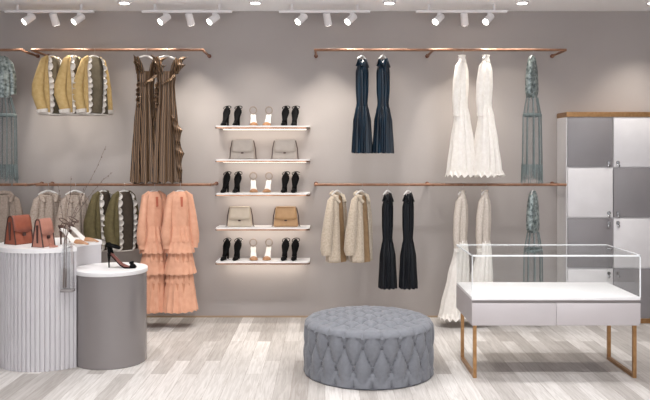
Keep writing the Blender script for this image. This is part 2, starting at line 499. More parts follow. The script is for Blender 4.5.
# --- bronze gowns
def make_gown(label, px, z, deg, flip=False):
    t = garment('bronze_gown', label, 'dress', px, z, deg, 'bronze gowns on the upper rail')
    rows = [(-0.20, 0, 0, 0.082, 0.050, 0.003), (-0.25, 0, 0, 0.086, 0.055, 0.005), (-0.33, 0, 0, 0.076, 0.050, 0.006),
            (-0.42, 0, 0, 0.080, 0.056, 0.009), (-0.70, 0, 0, 0.104, 0.074, 0.016), (-1.0, 0, 0, 0.124, 0.09, 0.020), (-1.225, 0, 0, 0.135, 0.10, 0.024)]
    obj('dress_body', loft(B(), rows, seed=5, freq=11, hem=0.012, n=90), M['bronze'], t)
    for s in (-1, 1):
        b = B(); tube(b, [(s * .062, .035, -.22), (s * .078, .02, -.14), (s * .094, 0, -.082), (s * .078, -.03, -.15), (s * .058, -.045, -.22)], [.02, .026, .024, .028, .024], 12, flat=.4)
        obj('shoulder_strap', b, M['bronze'], t)
        b = B()
        ruffle(b, [(s * 0.08, 0.03, -0.18), (s * 0.10, 0.0, -0.078), (s * 0.088, -0.03, -0.14), (s * 0.06, -0.055, -0.23)], (s * 1, -.9, 0.35), (0.5 * s, -1, 0.3), 0.088, 0.026, 3)
        solidify(obj('shoulder_ruffle', b, M['bronze'], t), 0.005)
    b = B()
    ruffle(b, [(0.075, -0.045, -0.20), (0.02, -0.072, -0.26), (-0.05, -0.062, -0.31)], (-.3, -.75, -.6), (0.6, -.6, 0.5), 0.06, 0.03, 5)
    solidify(obj('bodice_ruffle', b, M['bronze'], t), 0.005)
    b = B()
    ruffle(b, [(-0.085, -0.03, -0.30), (-0.10, -0.045, -0.42), (-0.105, -0.062, -0.54)], (-.5, -.8, 0), (0.7, -.6, 0), 0.06, 0.028, 5)
    solidify(obj('hip_ruffle', b, M['bronze'], t), 0.005)
    b = B()
    ruffle(b, [(0.015, -0.08, -0.60), (0.045, -0.092, -0.80), (0.05, -0.105, -1.0), (0.075, -0.105, -1.19)], (.9, -.5, 0), (-.2, -1, 0), 0.075, 0.03, 5)
    solidify(obj('skirt_ruffle', b, M['bronze'], t), 0.005)
    return t
g1 = make_gown('bronze striped ruffled gown nearer the mustard jackets', 146, ZU, 42)
make_hanger('white hanger of the bronze gown nearer the mustard jackets', 146, ZU, math.radians(42), 0.10)
again(g1, 'bronze striped ruffled gown fully visible beside the bare end of its rail', (rx(166.5), RY, ZU), math.radians(30))
make_hanger('white hanger of the bronze gown beside the bare rail end', 166.5, ZU, math.radians(30), 0.10)

# --- coral tiered dresses
def make_coral(label, px, z, deg):
    t = garment('tiered_dress', label, 'dress', px, z, deg, 'coral tiered dresses on the lower rail')
    rows = [(-0.062, 0, 0, 0.045, 0.03, 0.0), (-0.085, 0, 0, 0.08, 0.045, 0.002), (-0.15, 0, 0, 0.098, 0.058, 0.005), (-0.32, 0, 0, 0.092, 0.058, 0.006), (-0.395, 0, 0, 0.086, 0.055, 0.006)]
    bd = obj('bodice', loft(B(), rows, seed=8, freq=9, nz=24), M['coral'], t)
    p = B(); tube(p, [(0, -0.058, -0.11), (0, -0.066, -0.2)], [0.012, 0.010], 10, flat=0.4)
    obj('button_placket', p, M['coral_dark'], bd)
    sk = [(-0.385, 0, 0, 0.086, 0.055, 0.006), (-0.56, 0, 0, 0.105, 0.075, 0.010), (-0.80, 0, 0, 0.115, 0.082, 0.012), (-1.08, 0, 0, 0.13, 0.09, 0.014)]
    obj('underskirt', loft(B(), sk, seed=9, freq=12, nz=30), M['coral_under'], t)
    for (za, zb, r0, r1, sd) in ((-0.385, -0.52, .092, .112, 10), (-0.50, -0.625, .112, .140, 11), (-0.66, -0.82, .116, .150, 12), (-0.60, -0.70, .106, .118, 15), (-0.78, -0.90, .118, .126, 13), (-0.86, -1.165, .124, .166, 14)):
        rr = [(za, 0, 0, r0, r0 * .66, 0.006), ((za + zb) / 2, 0, 0, (r0 + r1) / 2, (r0 + r1) / 2 * .68, 0.009), (zb, 0, 0, r1, r1 * .72, 0.015)]
        obj('tier', loft(B(), rr, seed=sd, freq=15, hem=0.006, nz=16, n=110, caps=(True, False)), M['coral'], t)
    for s in (-1, 1):
        b = B()
        tube(b, [(s * .045, 0, -0.07), (s * .085, 0, -0.105), (s * .115, -.008, -0.28), (s * .132, -.014, -0.45), (s * .134, -.02, -0.535), (s * .132, -.02, -0.555)],
             [0.02, 0.036, 0.038, 0.046, 0.042, 0.028], 18)
        sl = obj('sleeve', b, M['coral'], t)
        c = B(); tube(c, [(s * .132, -.02, -0.55), (s * .130, -.022, -0.585)], [0.034, 0.032], 16)
        obj('cuff', c, M['coral'], sl)
    return t
g = make_coral('coral tiered long-sleeved dress next to the olive jackets, partly hidden', 154, ZL, 40)
make_hanger('white hanger of the coral dress next to the olive jackets', 154, ZL, math.radians(40), 0.075)
again(g, 'coral tiered long-sleeved dress nearest the shoe shelves, seen in full', (rx(180), RY, ZL), math.radians(26))
make_hanger('white hanger of the coral dress nearest the shoe shelves', 180, ZL, math.radians(26), 0.075)

# --- velvet dresses
def make_velvet(label, px, z, deg, m, group, k=1.0):
    t = garment('velvet_dress', label, 'dress', px, z - .012, deg, group); t.scale = (.8, .8, .985)
    rows = [(-0.075, 0.03, 0, 0.035, 0.022, 0.0), (-0.12, 0.015, 0, 0.07, 0.04, 0.003), (-0.20, 0, 0, 0.085, 0.055, 0.006), (-0.36, 0, 0, 0.078, 0.055, 0.008),
            (-0.505 * k, 0, 0, 0.066, 0.048, 0.006), (-0.55 * k, 0, 0, 0.078, 0.060, 0.010), (-0.66 * k, 0, 0, 0.098, 0.078, 0.016), (-0.955 * k, 0, 0, 0.116, 0.090, 0.022)]
    obj('dress_body', loft(B(), rows, seed=21, freq=12, hem=0.006, n=110, nz=60), m, t)
    w = B()
    loft(w, [(-0.495 * k, 0, 0, 0.069, 0.051, 0.005), (-0.525 * k, 0, 0, 0.071, 0.053, 0.006)], seed=21, freq=12, nz=4)
    obj('waistband', w, m, t)
    for s, zt in ((-1, -0.083), (1, -0.066)):
        b = B(); tube(b, [(s * 0.055, 0.03, -0.14), (s * 0.06, 0, zt), (s * 0.05, -0.04, -0.15)], [0.02, 0.022, 0.02], 12, flat=0.45)
        obj('shoulder_strap', b, m, t)
    return t
v = make_velvet('navy velvet dress on the upper rail nearer the shoe shelves', 362, ZU, 56, M['navy'], 'navy velvet dresses on the upper rail')
again(v, 'navy velvet dress on the upper rail nearer the white dresses', (rx(383), RY, ZU - .012), math.radians(50), (.9, .9, .985))
v.scale = (.9, .9, .985)
v2 = make_velvet('midnight velvet dress on the lower rail beside the cream cardigans', 387.5, ZL, 56, M['navy_dark'], 'midnight velvet dresses on the lower rail')
again(v2, 'midnight velvet dress on the lower rail nearer the glass showcase', (rx(408), RY, ZL - .012), math.radians(52))
for px, z, w in ((362, ZU, 'navy dress nearer the shoe shelves'), (383, ZU, 'navy dress nearer the white dresses'),
                 (387.5, ZL, 'midnight dress beside the cardigans'), (408, ZL, 'midnight dress nearer the showcase')):
    make_hanger('white hanger holding the ' + w, px, z, math.radians(54), 0.075)

# --- ivory dresses
def make_ivory(label, px, z, deg, top, group, L=1.165, swing=0.0):
    t = garment('ivory_dress', label, 'dress', px, z, deg, group)
    rows = [(-0.105, 0, 0, 0.044, 0.034, 0.001), (-0.14, 0, 0, 0.066, 0.046, 0.002), (-0.20, 0, 0, 0.080, 0.056, 0.004), (-0.33, 0, 0, 0.082, 0.058, 0.005), (-0.48, 0, 0, 0.068, 0.048, 0.004), (-0.53, 0, 0, 0.066, 0.046, 0.004)]
    bd = obj('bodice', loft(B(), rows, seed=31, freq=9, nz=24), M[top], t)
    w = B(); loft(w, [(-0.50, 0, 0, 0.071, 0.051, 0.003), (-0.535, 0, 0, 0.071, 0.051, 0.003)], seed=31, freq=9, nz=4)
    obj('waistband', w, M[top], t)
    c = B(); loft(c, [(-0.048, 0, 0, 0.040, 0.034, 0.005), (-0.07, 0, 0, 0.033, 0.029, 0.001), (-0.12, 0, 0, 0.050, 0.040, 0.0)], seed=2, freq=10, nz=8, caps=(False, False))
    solidify(obj('collar', c, M[top], bd), 0.004)
    sk = [(-0.515, 0, 0, 0.070, 0.050, 0.004), (-0.62, 0, swing * .1, 0.092, 0.070, 0.010), (-0.85, 0, swing * .4, 0.130, 0.105, 0.016),
          (-L + .10, 0, swing * .9, 0.162, 0.132, 0.022), (-L + .03, 0, swing, 0.170, 0.138, 0.024)]
    obj('skirt', loft(B(), sk, seed=33, freq=13, n=120, nz=40), M['ivory'], t)
    hm = [(-L + .05, 0, swing, 0.168, 0.136, 0.022), (-L + .02, 0, swing, 0.180, 0.148, 0.026), (-L, 0, swing, 0.190, 0.156, 0.028)]
    obj('hem_frill', loft(B(), hm, seed=34, freq=16, hem=0.014, n=140, nz=8, caps=(True, False)), M['ivory'], t)
    for s in (-1, 1):
        b = B()
        tube(b, [(s * .040, .002, -0.115), (s * .070, .006, -0.16), (s * .098, .016, -0.30), (s * .100, .024, -0.46), (s * .096, .022, -0.585)], [0.018, 0.036, 0.038, 0.036, 0.028], 18)
        sl = obj('sleeve', b, M[top], t)
        cf = B(); tube(cf, [(s * .096, .022, -0.58), (s * .094, .02, -0.615)], [0.031, 0.029], 16)
        obj('cuff', cf, M['ivory'], sl)
    return t
w1 = make_ivory('ivory high-neck dress on the upper rail nearer the navy dresses', 462, ZU, 58, 'ivory', 'ivory dresses on the upper rail')
again(w1, 'ivory high-neck dress on the upper rail nearer the teal dress', (rx(486), RY, ZU), math.radians(54), (.93, .93, 1))
w2 = make_ivory('cream lace-topped long dress on the lower rail behind the showcase corner', 462, ZL, 58, 'lace', 'cream lace-topped dresses on the lower rail', 1.235, 0.095)
w2.scale = (.87, .87, 1)
w1.scale = (.93, .93, 1)
again(w2, 'cream lace-topped long dress seen through the glass showcase', (rx(485), RY, ZL), math.radians(54), (.87, .87, 1))
for px, z, w in ((462, ZU, 'ivory dress nearer the navy dresses'), (486, ZU, 'ivory dress nearer the teal dress'),
                 (462, ZL, 'cream dress behind the showcase corner'), (485, ZL, 'cream dress seen through the showcase')):
    make_hanger('white hanger holding the ' + w, px, z, math.radians(56), 0.085)

# --- teal sequin dresses with sheer skirts
def make_teal(label, px, z, deg):
    t = garment('sheer_dress', label, 'dress', px, z, deg, 'teal sequin dresses with sheer skirts')
    rows = [(-0.055, 0, 0, 0.03, 0.022, 0.001), (-0.09, 0, 0, 0.06, 0.036, 0.003), (-0.2, 0, 0, 0.08, 0.05, 0.006), (-0.38, 0, 0, 0.085, 0.056, 0.008), (-0.44, 0, 0, 0.07, 0.045, 0.006)]
    obj('sequin_bodice', loft(B(), rows, seed=41, freq=8, nz=24), M['sequin'], t)
    for s in (-1, 1):
        b = B(); tube(b, [(s * .035, 0, -0.07), (s * .065, .0, -0.13), (s * .088, .004, -0.26), (s * .09, .008, -0.41)], [0.016, 0.032, 0.038, 0.034], 16)
        obj('sleeve', b, M['sequin'], t)
    sk = [(-0.44, 0, 0, 0.085, 0.05, 0.004), (-0.62, 0, 0, 0.118, 0.075, 0.012), (-0.9, 0, 0, 0.12, 0.08, 0.016), (-1.2, 0, 0, 0.125, 0.085, 0.018)]
    obj('sheer_skirt', loft(B(), sk, seed=42, freq=10, nz=30, caps=(False, False)), M['sheer'], t)
    b = B(); loft(b, [(-0.590, 0, 0, 0.116, 0.074, 0.010), (-0.618, 0, 0, 0.120, 0.077, 0.011)], seed=42, freq=10, nz=4, caps=(False, False))
    solidify(obj('belt', b, M['teal_trim'], t), 0.004)
    rg = random.Random(4)
    for i in range(9):
        a = 2 * PI * i / 9 + 0.2
        zt = -0.44; zb = -1.15 - rg.uniform(0, .08)
        b = B(); tube(b, [(0.08 * math.cos(a), 0.05 * math.sin(a), zt), (0.125 * math.cos(a), 0.08 * math.sin(a), -0.62), (0.13 * math.cos(a), 0.09 * math.sin(a), zb)], 0.0055, 8)
        obj('ribbon', b, M['teal_trim'], t)
    fr = B()
    n = 40
    for i in range(n):
        a = 2 * PI * i / n
        cx, cy = 0.128 * math.cos(a), 0.088 * math.sin(a)
        L = rg.uniform(.12, .2)
        tube(fr, [(cx, cy, -1.06), (cx * 1.06, cy * 1.06, -1.06 - L * .5), (cx * 1.10 + rg.uniform(-.008, .008), cy * 1.1, -1.06 - L)], [0.0055, 0.004, 0.002], 5)
    obj('fringe', fr, M['teal_trim'], t)
    return t
tl = make_teal('teal sequin dress with sheer skirt on the upper rail beside the lockers', 532, ZU, 62)
again(tl, 'teal sequin dress seen through the glass showcase on the lower rail', (rx(533), RY, ZL), math.radians(62))
again(tl, 'teal sequin dress on the upper rail, cut off by the picture edge', (rx(2), RY, ZU), math.radians(20))
make_hanger('white hanger of the teal dress beside the lockers', 532, ZU, math.radians(62), 0.08)
make_hanger('white hanger of the teal dress behind the showcase', 533, ZL, math.radians(62), 0.08)

# --- cardigans and lace tops
def make_cardigan(label, px, z, deg, m, lining, group, L=0.70, name='cardigan', cat='cardigan'):
    t = garment(name, label, cat, px, z - .026, deg, group); t.scale = (1, 1, .97)
    rows = [(-0.07, 0, 0, 0.05, 0.034, 0.0), (-0.10, 0, 0, 0.082, 0.044, 0.004), (-0.2, 0, 0, 0.10, 0.056, 0.008), (-0.45, 0, 0, 0.112, 0.072, 0.01), (-L, 0, 0, 0.126, 0.086, 0.012)]
    inner = [(r[0] - .004, 0, 0, r[3] - .012, r[4] - .012, r[5]) for r in rows]
    o = obj('body', loft(B(), rows, seed=51, freq=8, nz=28, caps=(False, False), open_front=(0.66, 0.84)), m, t)
    solidify(o, 0.010)
    obj('lining', loft(B(), inner, seed=51, freq=8, nz=28), lining, t, label='camel lining in the open front' if lining is M['gold_lining'] else None)
    for s in (-1, 1):
        b = B(); tube(b, [(s * .06, 0, -0.075), (s * .10, .004, -0.12), (s * .125, .01, -0.28), (s * .14, .022, -0.45), (s * .148, .026, -0.58), (s * .146, .022, -0.63)], [0.016, 0.032, 0.044, 0.052, 0.054, 0.044], 20)
        obj('sleeve', b, m, t)
    c = B()
    pts = [(-0.05, -0.06, -0.14), (-0.075, -0.02, -0.085), (-0.05, 0.03, -0.06), (0, 0.045, -0.05), (0.05, 0.03, -0.06), (0.075, -0.02, -0.085), (0.05, -0.06, -0.14)]
    tube(c, pts, [0.014, 0.02, 0.022, 0.022, 0.022, 0.02, 0.014], 12)
    obj('collar', c, m, t)
    return t
k1 = make_cardigan('cream boucle cardigan with camel lining nearer the shoe shelves', 337, ZL, 58, M['cream_fur'], M['gold_lining'], 'cream cardigans on the lower rail')
again(k1, 'cream boucle cardigan beside the midnight velvet dresses', (rx(361), RY, ZL - .026), math.radians(54))
make_hanger('white hanger of the cardigan nearer the shoe shelves', 337, ZL, math.radians(58), 0.09)
make_hanger('white hanger of the cardigan beside the midnight dresses', 361, ZL, math.radians(54), 0.09)
k2 = make_cardigan('beige lace top hanging behind the chestnut and rose bags', 48, ZL, 40, M['lace_beige'], M['lace_beige'], 'beige lace tops on the lower rail', 0.66, 'lace_top', 'top')
again(k2, 'beige lace top hanging behind the slingback pumps', (rx(75), RY, ZL - .026), math.radians(40))
make_cardigan('greige knit top cut off at the left picture edge', 4, ZL, 24, M['greige'], M['greige'], 'greige tops on the lower rail', 0.66, 'knit_top', 'top')
make_hanger('white hanger of the lace top behind the two bags', 48, ZL, math.radians(40), 0.09)
make_hanger('white hanger of the lace top behind the slingback pumps', 75, ZL, math.radians(40), 0.09)

# ------------------------------------------------------------------ wall shelves
SD = 0.28
SX0, SX1 = -1.035, -0.142
SHELF_Z = [1.866, 1.548, 1.228, 0.903, 0.582]
NTH = ['top', 'second', 'middle', 'fourth', 'lowest']
def shelf_outline(x0, x1, d, r=0.05, n=8):
    p = [(x0, 0), (x0, -d + 0.012), (x0 + .012, -d)]
    for i in range(n + 1):
        a = -PI / 2 + PI / 2 * i / n
        p.append((x1 - r + r * math.cos(a), -d + r + r * math.sin(a)))
    p.append((x1, 0))
    return p
for z, nth in zip(SHELF_Z, NTH):
    t = thing('wall_shelf', 'white wall shelf with rose-gold edge, ' + nth + ' of the shelf stack', 'shelf', (0, 0, z), group='shoe shelves')
    obj('shelf_board', prism(B(), shelf_outline(SX0 + .003, SX1 - .003, SD - .003), -0.012, 0.0), M['white'], t)
    obj('edge_trim', prism(B(), shelf_outline(SX0, SX1, SD), -0.026, -0.0122), M['shelf_metal'], t, label='rose-gold lower edge')
    obj('led_strip', box(B(), SX0 + .04, SX1 - .04, -0.030, -0.012, -0.0315, -0.0262), M['led'], t, label='glowing strip light under the shelf')
    al = bpy.data.lights.new('strip_lamp', 'AREA'); al.shape = 'RECTANGLE'; al.size = SX1 - SX0 - .1; al.size_y = .012
    al.energy = 1.0; al.color = (1, .90, .78)
    ao = bpy.data.objects.new('strip_lamp', al); C.objects.link(ao); ao.location = ((SX0 + SX1) / 2, -.10, z - .034)
    ao.rotation_euler = (math.radians(12), 0, 0)

# --- shoes: x along the foot (toe at +x), z up, built once per kind
def foot_path(L, H):
    return [(L * .50, .010), (L * .36, .010), (L * .18, .013), (L * .02, .030), (-L * .16, H * .62), (-L * .30, H * .90), (-L * .42, H)]
def sole_mesh(L, H, th=0.012, wk=1.0):
    b = B(); P = foot_path(L, H)
    W = [0.008, 0.026, 0.036, 0.032, 0.025, 0.027, 0.020]
    rings = []
    N = 24
    for i in range(N + 1):
        q = i / N * (len(P) - 1); k = min(int(q), len(P) - 2); f = q - k
        x = P[k][0] + (P[k + 1][0] - P[k][0]) * f; z = P[k][1] + (P[k + 1][1] - P[k][1]) * f
        w = (W[k] + (W[k + 1] - W[k]) * f) * wk
        rings.append([b.verts.new((x, -w, z)), b.verts.new((x, w, z)), b.verts.new((x, w * .92, z - th * .8)), b.verts.new((x, -w * .92, z - th * .8))])
    for a, c in zip(rings, rings[1:]):
        for k in range(4): b.faces.new((a[k], a[(k + 1) % 4], c[(k + 1) % 4], c[k]))
    b.faces.new(rings[0][::-1]); b.faces.new(rings[-1])
    return b
def toe_mesh(L, pointed=True, cover=.30, half=.027):
    b = B(); n = 10; rings = []
    N = 10
    for i in range(N + 1):
        f = i / N
        x = L * (.52 - cover * f)
        w = (0.006 + (half if pointed else .034) * math.sin(f * PI / 2) ** (1.0 if pointed else .5)) + .001
        h = 0.008 + 0.026 * math.sin(f * PI / 2)
        rings.append([b.verts.new((x, -w * math.cos(PI * k / n), 0.006 + h * math.sin(PI * k / n))) for k in range(n + 1)])
    for a, c in zip(rings, rings[1:]):
        for k in range(n): b.faces.new((a[k], a[k + 1], c[k + 1], c[k]))
    b.faces.new(rings[0])
    return b
def heel_mesh(L, H, r0=.016, r1=.006):
    return tube(B(), [(-L * .40, 0, H - .006), (-L * .41, 0, H * .7), (-L * .415, 0, H * .35), (-L * .41, 0, 0)], [r0, r0 * .72, r1 * 1.15, r1], 12)
def counter_mesh(L, H, hh):
    b = B(); n = 12; rings = []
    for j in range(5):
        z = H - .008 + hh * j / 4
        ring = []
        for k in range(n + 1):
            a = PI / 2 + PI * k / n
            w = .028 - .006 * j / 4
            ring.append(b.verts.new((-L * .30 + .026 * math.cos(a) * 1.2 - .004 * j, w * math.sin(a), z - (0.02 if k in (0, n) else 0) * (j / 4))))
        rings.append(ring)
    for a, c in zip(rings, rings[1:]):
        for k in range(n): b.faces.new((a[k], a[k + 1], c[k + 1], c[k]))
    return b
def ring_mesh(c, rx_, ry_, r, tilt=0.0, n=28):
    pts = []
    for i in range(n + 1):
        a = 2 * PI * i / n
        pts.append((c[0] + rx_ * math.cos(a), c[1] + ry_ * math.sin(a), c[2] + tilt * math.cos(a)))
    return tube(B(), pts, r, 8, cap=False)
def vring(c, ry_, rz__, r, n=28):
    pts = [(c[0], c[1] + ry_ * math.cos(2 * PI * i / n), c[2] + rz__ * math.sin(2 * PI * i / n)) for i in range(n + 1)]
    return tube(B(), pts, r, 8, cap=False)

def black_pump(label, loc, rz):
    t = thing('ankle_strap_pump', label, 'shoe', loc, rz, 'black ankle-strap pumps on the shelves')
    L, H = .185, .108
    obj('sole', sole_mesh(L, H, wk=.52), M['black'], t)
    obj('toe_cap', toe_mesh(L, True, .34, .022), M['black'], t)
    obj('heel', heel_mesh(L, H, .014, .009), M['black'], t)
    v = B()                       # upper that rises from the toe to the heel tab
    P = [(.018, .036, .019), (-.004, .062, .019), (-.024, .095, .027), (-.042, .128, .035), (-.054, .150, .032), (-.062, .172, .020), (-.066, .195, .004)]
    rings = []
    for x, z, w in P:
        rings.append([v.verts.new((x + .016 * math.sin(PI * k / 8), -w * math.cos(PI * k / 8), z)) for k in range(9)])
    for a, c2 in zip(rings, rings[1:]):
        for k in range(8): v.faces.new((a[k], a[k + 1], c2[k + 1], c2[k]))
    solidify(obj('upper', v, M['black'], t), .008)
    obj('ankle_strap', ring_mesh((-.050, .004, .182), .034, .036, .0036, tilt=-.018), M['black'], t)
    obj('buckle', blob(B(), (-.05, .038, .182), .006, (1, .5, 1)), M['silver'], t)
    return t

def white_sandal(label, loc, rz):
    t = thing('ankle_ring_sandal', label, 'shoe', loc, rz, 'white sandals on the shelves')
    L, H = .185, .122
    obj('insole', sole_mesh(L, H, wk=.95), M['insole_white'], t)
    obj('toe_strap', toe_mesh(L, False, .34), M['tan'], t, label='tan leather toe')
    obj('heel', heel_mesh(L, H, .02, .009), M['insole_white'], t)
    obj('ankle_ring', vring((-L * .36, 0, .158), .033, .034, .0055), M['ankle_ring'], t, label='taupe ankle ring')
    return t

def bag(label, loc, m, rz=0.0):
    t = thing('flap_handbag', label, 'handbag', loc, rz, 'flap handbags on the shelves')
    w0, w1, h, d0, d1 = .118, .096, .185, .045, .025
    b = B()
    lo = [b.verts.new(p) for p in ((-w0, -d0, 0), (w0, -d0, 0), (w0, d0, 0), (-w0, d0, 0))]
    hi = [b.verts.new(p) for p in ((-w1, -d1, h), (w1, -d1, h), (w1, d1, h), (-w1, d1, h))]
    b.faces.new(lo[::-1]); b.faces.new(hi)
    for k in range(4): b.faces.new((lo[k], lo[(k + 1) % 4], hi[(k + 1) % 4], hi[k]))
    bmesh.ops.bevel(b, geom=b.edges[:], offset=.008, segments=3, affect='EDGES')
    obj('body', b, m, t)
    f = B()                       # flap over the top and down the front
    rows = [(d1 - .004, h + .003, w1), (-d1, h + .003, w1), (-d1 - .006, h - .02, w1 + .002), (-.040, h * .55, w1 + .009), (-.047, h * .43, w1 + .008)]
    rr = []
    for i, (y, z, w) in enumerate(rows):
        rr.append([f.verts.new((w * (k / 4 - 1), y - (.006 if i > 1 else 0), z - (0.012 * (1 - (k / 4 - 1) ** 2) if i == 4 else 0))) for k in range(9)])
    for a, c in zip(rr, rr[1:]):
        for k in range(8): f.faces.new((a[k], a[k + 1], c[k + 1], c[k]))
    solidify(obj('flap', f, m, t), .004)
    obj('clasp', box(B(), -.012, .012, -.064, -.050, h * .30, h * .37, .003), M['heel_brown'], t, label='dark clasp')
    for s in (-1, 1):
        g = B(); tube(g, [(s * (w1 + .006), 0, h - .005), (s * (w0 * .95 + .008), 0, h * .55), (s * (w0 + .008), 0, .004), (s * (w0 + .018), -.01, .004)], .0045, 8)
        obj('strap', g, M['leather_edge'], t, label='dark strap at the side')
    return t

SHELF_S = F / (DIST - 0.14)
ORD = ['first', 'second', 'third', 'fourth', 'fifth', 'sixth']
src_p = src_s = None
for si in (0, 2, 4):
    z = SHELF_Z[si] + 0.0005
    for k, (px, kind, rot) in enumerate(((225, 'p', -104), (236.5, 'p', -100), (253.5, 's', -82), (267.5, 's', -98), (284.5, 'p', -100), (294.5, 'p', -98))):
        x = (px - 325) / SHELF_S
        loc = (x, -0.135, z); a = math.radians(rot)
        if kind == 'p':
            lb = 'black ankle-strap pump, %s shoe from the left on the %s shelf' % (ORD[k], NTH[si])
            if src_p is None: src_p = black_pump(lb, loc, a)
            else: again(src_p, lb, loc, a)
        else:
            lb = 'white sandal with tan toe, %s shoe from the left on the %s shelf' % (ORD[k], NTH[si])
            if src_s is None: src_s = white_sandal(lb, loc, a)
            else: again(src_s, lb, loc, a)
for px, si, m, lb in ((243, 1, 'bag_stone', 'stone-coloured flap handbag on the second shelf beside its twin, further from the navy dresses'),
                      (285, 1, 'bag_stone', 'stone-coloured flap handbag on the second shelf, nearer the navy dresses'),
                      (240, 3, 'bag_beige', 'pale beige flap handbag on the fourth shelf'),
                      (286, 3, 'bag_tan', 'tan flap handbag on the fourth shelf')):
    bag(lb, ((px - 325) / SHELF_S, -0.14, SHELF_Z[si] + .0005), M[m])

# ------------------------------------------------------------------ lockers
LX0, LD = 2.272, 0.30
cw, top, band = 0.43, 1.994, 0.047
t = thing('locker_cabinet', 'tall grey and white checkered locker cabinet with brass top band', 'lockers', (LX0, 0, 0))
W = 2 * cw + 0.012
b = B()
box(b, 0, W, -LD + .02, -.003, 0.05, top - band)
obj('carcass', b, M['locker_white'], t, smooth=False)
obj('top_band', box(B(), -.002, W + .002, -LD - .002, -.003, top - band, top, .002), M['brass'], t, smooth=False, label='brass band along the top')
obj('plinth', box(B(), .01, W - .01, -LD + .03, -.01, 0, 0.05), M['brass'], t, smooth=False)
rh = (top - band - .05) / 4
for r in range(4):
    for c in range(2):
        z1 = top - band - r * rh - .006; z0 = z1 - rh + .012
        x0 = .006 + c * cw + .004; x1 = x0 + cw - .008
        grey = (r + c) % 2 == 0
        d = obj('door', box(B(), x0, x1, -LD, -LD + .0195, z0, z1, .003), M['locker_grey' if grey else 'locker_white'], t, label='grey door' if grey else 'white door')
        lx = (x1 - .038) if c == 0 else (x0 + .038)
        lz = (z0 + .04) if r < 2 else (z1 - .04)
        k = B()
        cyl(k, (lx, -LD - .010, lz), (lx, -LD + .001, lz), .017, n=20)
        obj('lock', k, M['chrome'], d, label='round chrome lock')
        k = B()
        box(k, lx - .003, lx + .003, -LD - .024, -LD - .010, lz - .012, lz + .008)
        blob(k, (lx + (.004 if c else -.004), -LD - .018, lz - .030), .013, (1, .3, 1.2))
        obj('key', k, M['chrome'], d)

# ------------------------------------------------------------------ glass showcase on brass legs
TX0, TX1, TY0, TY1 = 1.035, 2.222, 5.245 - DIST, 5.87 - DIST
TZ0, TZ1 = 0.386, 0.586
t = thing('glass_showcase', 'white two-drawer showcase table with glass box top and brass legs', 'display case', ((TX0 + TX1) / 2, (TY0 + TY1) / 2, 0))
hx, hy = (TX1 - TX0) / 2, (TY1 - TY0) / 2
obj('top_board', box(B(), -hx, hx, -hy, hy, TZ1 - .022, TZ1, .002), M['white'], t)
obj('carcass', box(B(), -hx, hx, -hy + .022, hy, TZ0, TZ1 - .022), M['table_body'], t, smooth=False)
obj('recess_strip', box(B(), -hx + .004, hx - .004, -hy + .014, -hy + .0215, TZ1 - .040, TZ1 - .0222), M['dark_gap'], t, smooth=False)
for s in (-1, 1):
    x0, x1 = (-hx, -.0015) if s < 0 else (.0015, hx)
    obj('drawer', box(B(), x0, x1, -hy, -hy + .0215, TZ0, TZ1 - .042, .002), M['table_body'], t)
fy, by, lw = 5.30 - DIST - (TY0 + TY1) / 2, 5.80 - DIST - (TY0 + TY1) / 2, .024
for s in (-1, 1):
    x0, x1 = ((-hx + .02, -hx + .02 + lw) if s < 0 else (hx - .02 - lw + .015, hx - .02 + .015))
    lf = B(); box(lf, x0, x1, fy, fy + lw, 0, TZ0 - .0005)
    obj('leg', lf, M['brass'], t, smooth=False)
    lf = B(); box(lf, x0, x1, by - lw, by, 0, TZ0 - .0005)
    obj('leg', lf, M['brass'], t, smooth=False)
    rn = B(); box(rn, x0, x1, fy + lw, by - lw, 0, lw)
    obj('floor_runner', rn, M['brass'], t, smooth=False)
ap = B(); box(ap, -hx + .02 + lw, hx - .02 - lw + .015, fy, fy + .02, TZ0 - .012, TZ0 - .0005)
obj('front_apron', ap, M['brass'], t, smooth=False)
GZ = 0.882
g = .006
def pane(x0, x1, y0, y1, z0, z1): return obj('glass_panel', box(B(), x0, x1, y0, y1, z0, z1), M['glass'], t, smooth=False)
pane(-hx, hx, -hy, -hy + g, TZ1 + .0005, GZ - g)
pane(-hx, hx, hy - g, hy, TZ1 + .0005, GZ - g)
pane(-hx, -hx + g, -hy + g, hy - g, TZ1 + .0005, GZ - g)
pane(hx - g, hx, -hy + g, hy - g, TZ1 + .0005, GZ - g)
pane(-hx, hx, -hy, hy, GZ - g, GZ)
e = .0045
def edge(x0, x1, y0, y1, z0, z1): return obj('glass_edge', box(B(), x0, x1, y0, y1, z0, z1), M['glass_edge'], t, smooth=False)
edge(-hx - .001, hx + .001, -hy - .002, -hy + e, GZ - .010, GZ + .001)
edge(-hx - .001, hx + .001, hy - e, hy + .002, GZ - .005, GZ + .001)
edge(-hx - .002, -hx + e, -hy, hy, GZ - .008, GZ + .001)
edge(hx - e, hx + .002, -hy, hy, GZ - .004, GZ + .001)
edge(-hx - .001, -hx + .004, -hy - .002, -hy + .004, TZ1, GZ)
edge(hx - .006, hx + .001, -hy - .002, -hy + .006, TZ1, GZ)
obj('hinge', box(B(), hx - .11, hx - .06, .02, .05, GZ + .0012, GZ + .008, .002), M['chrome'], t)

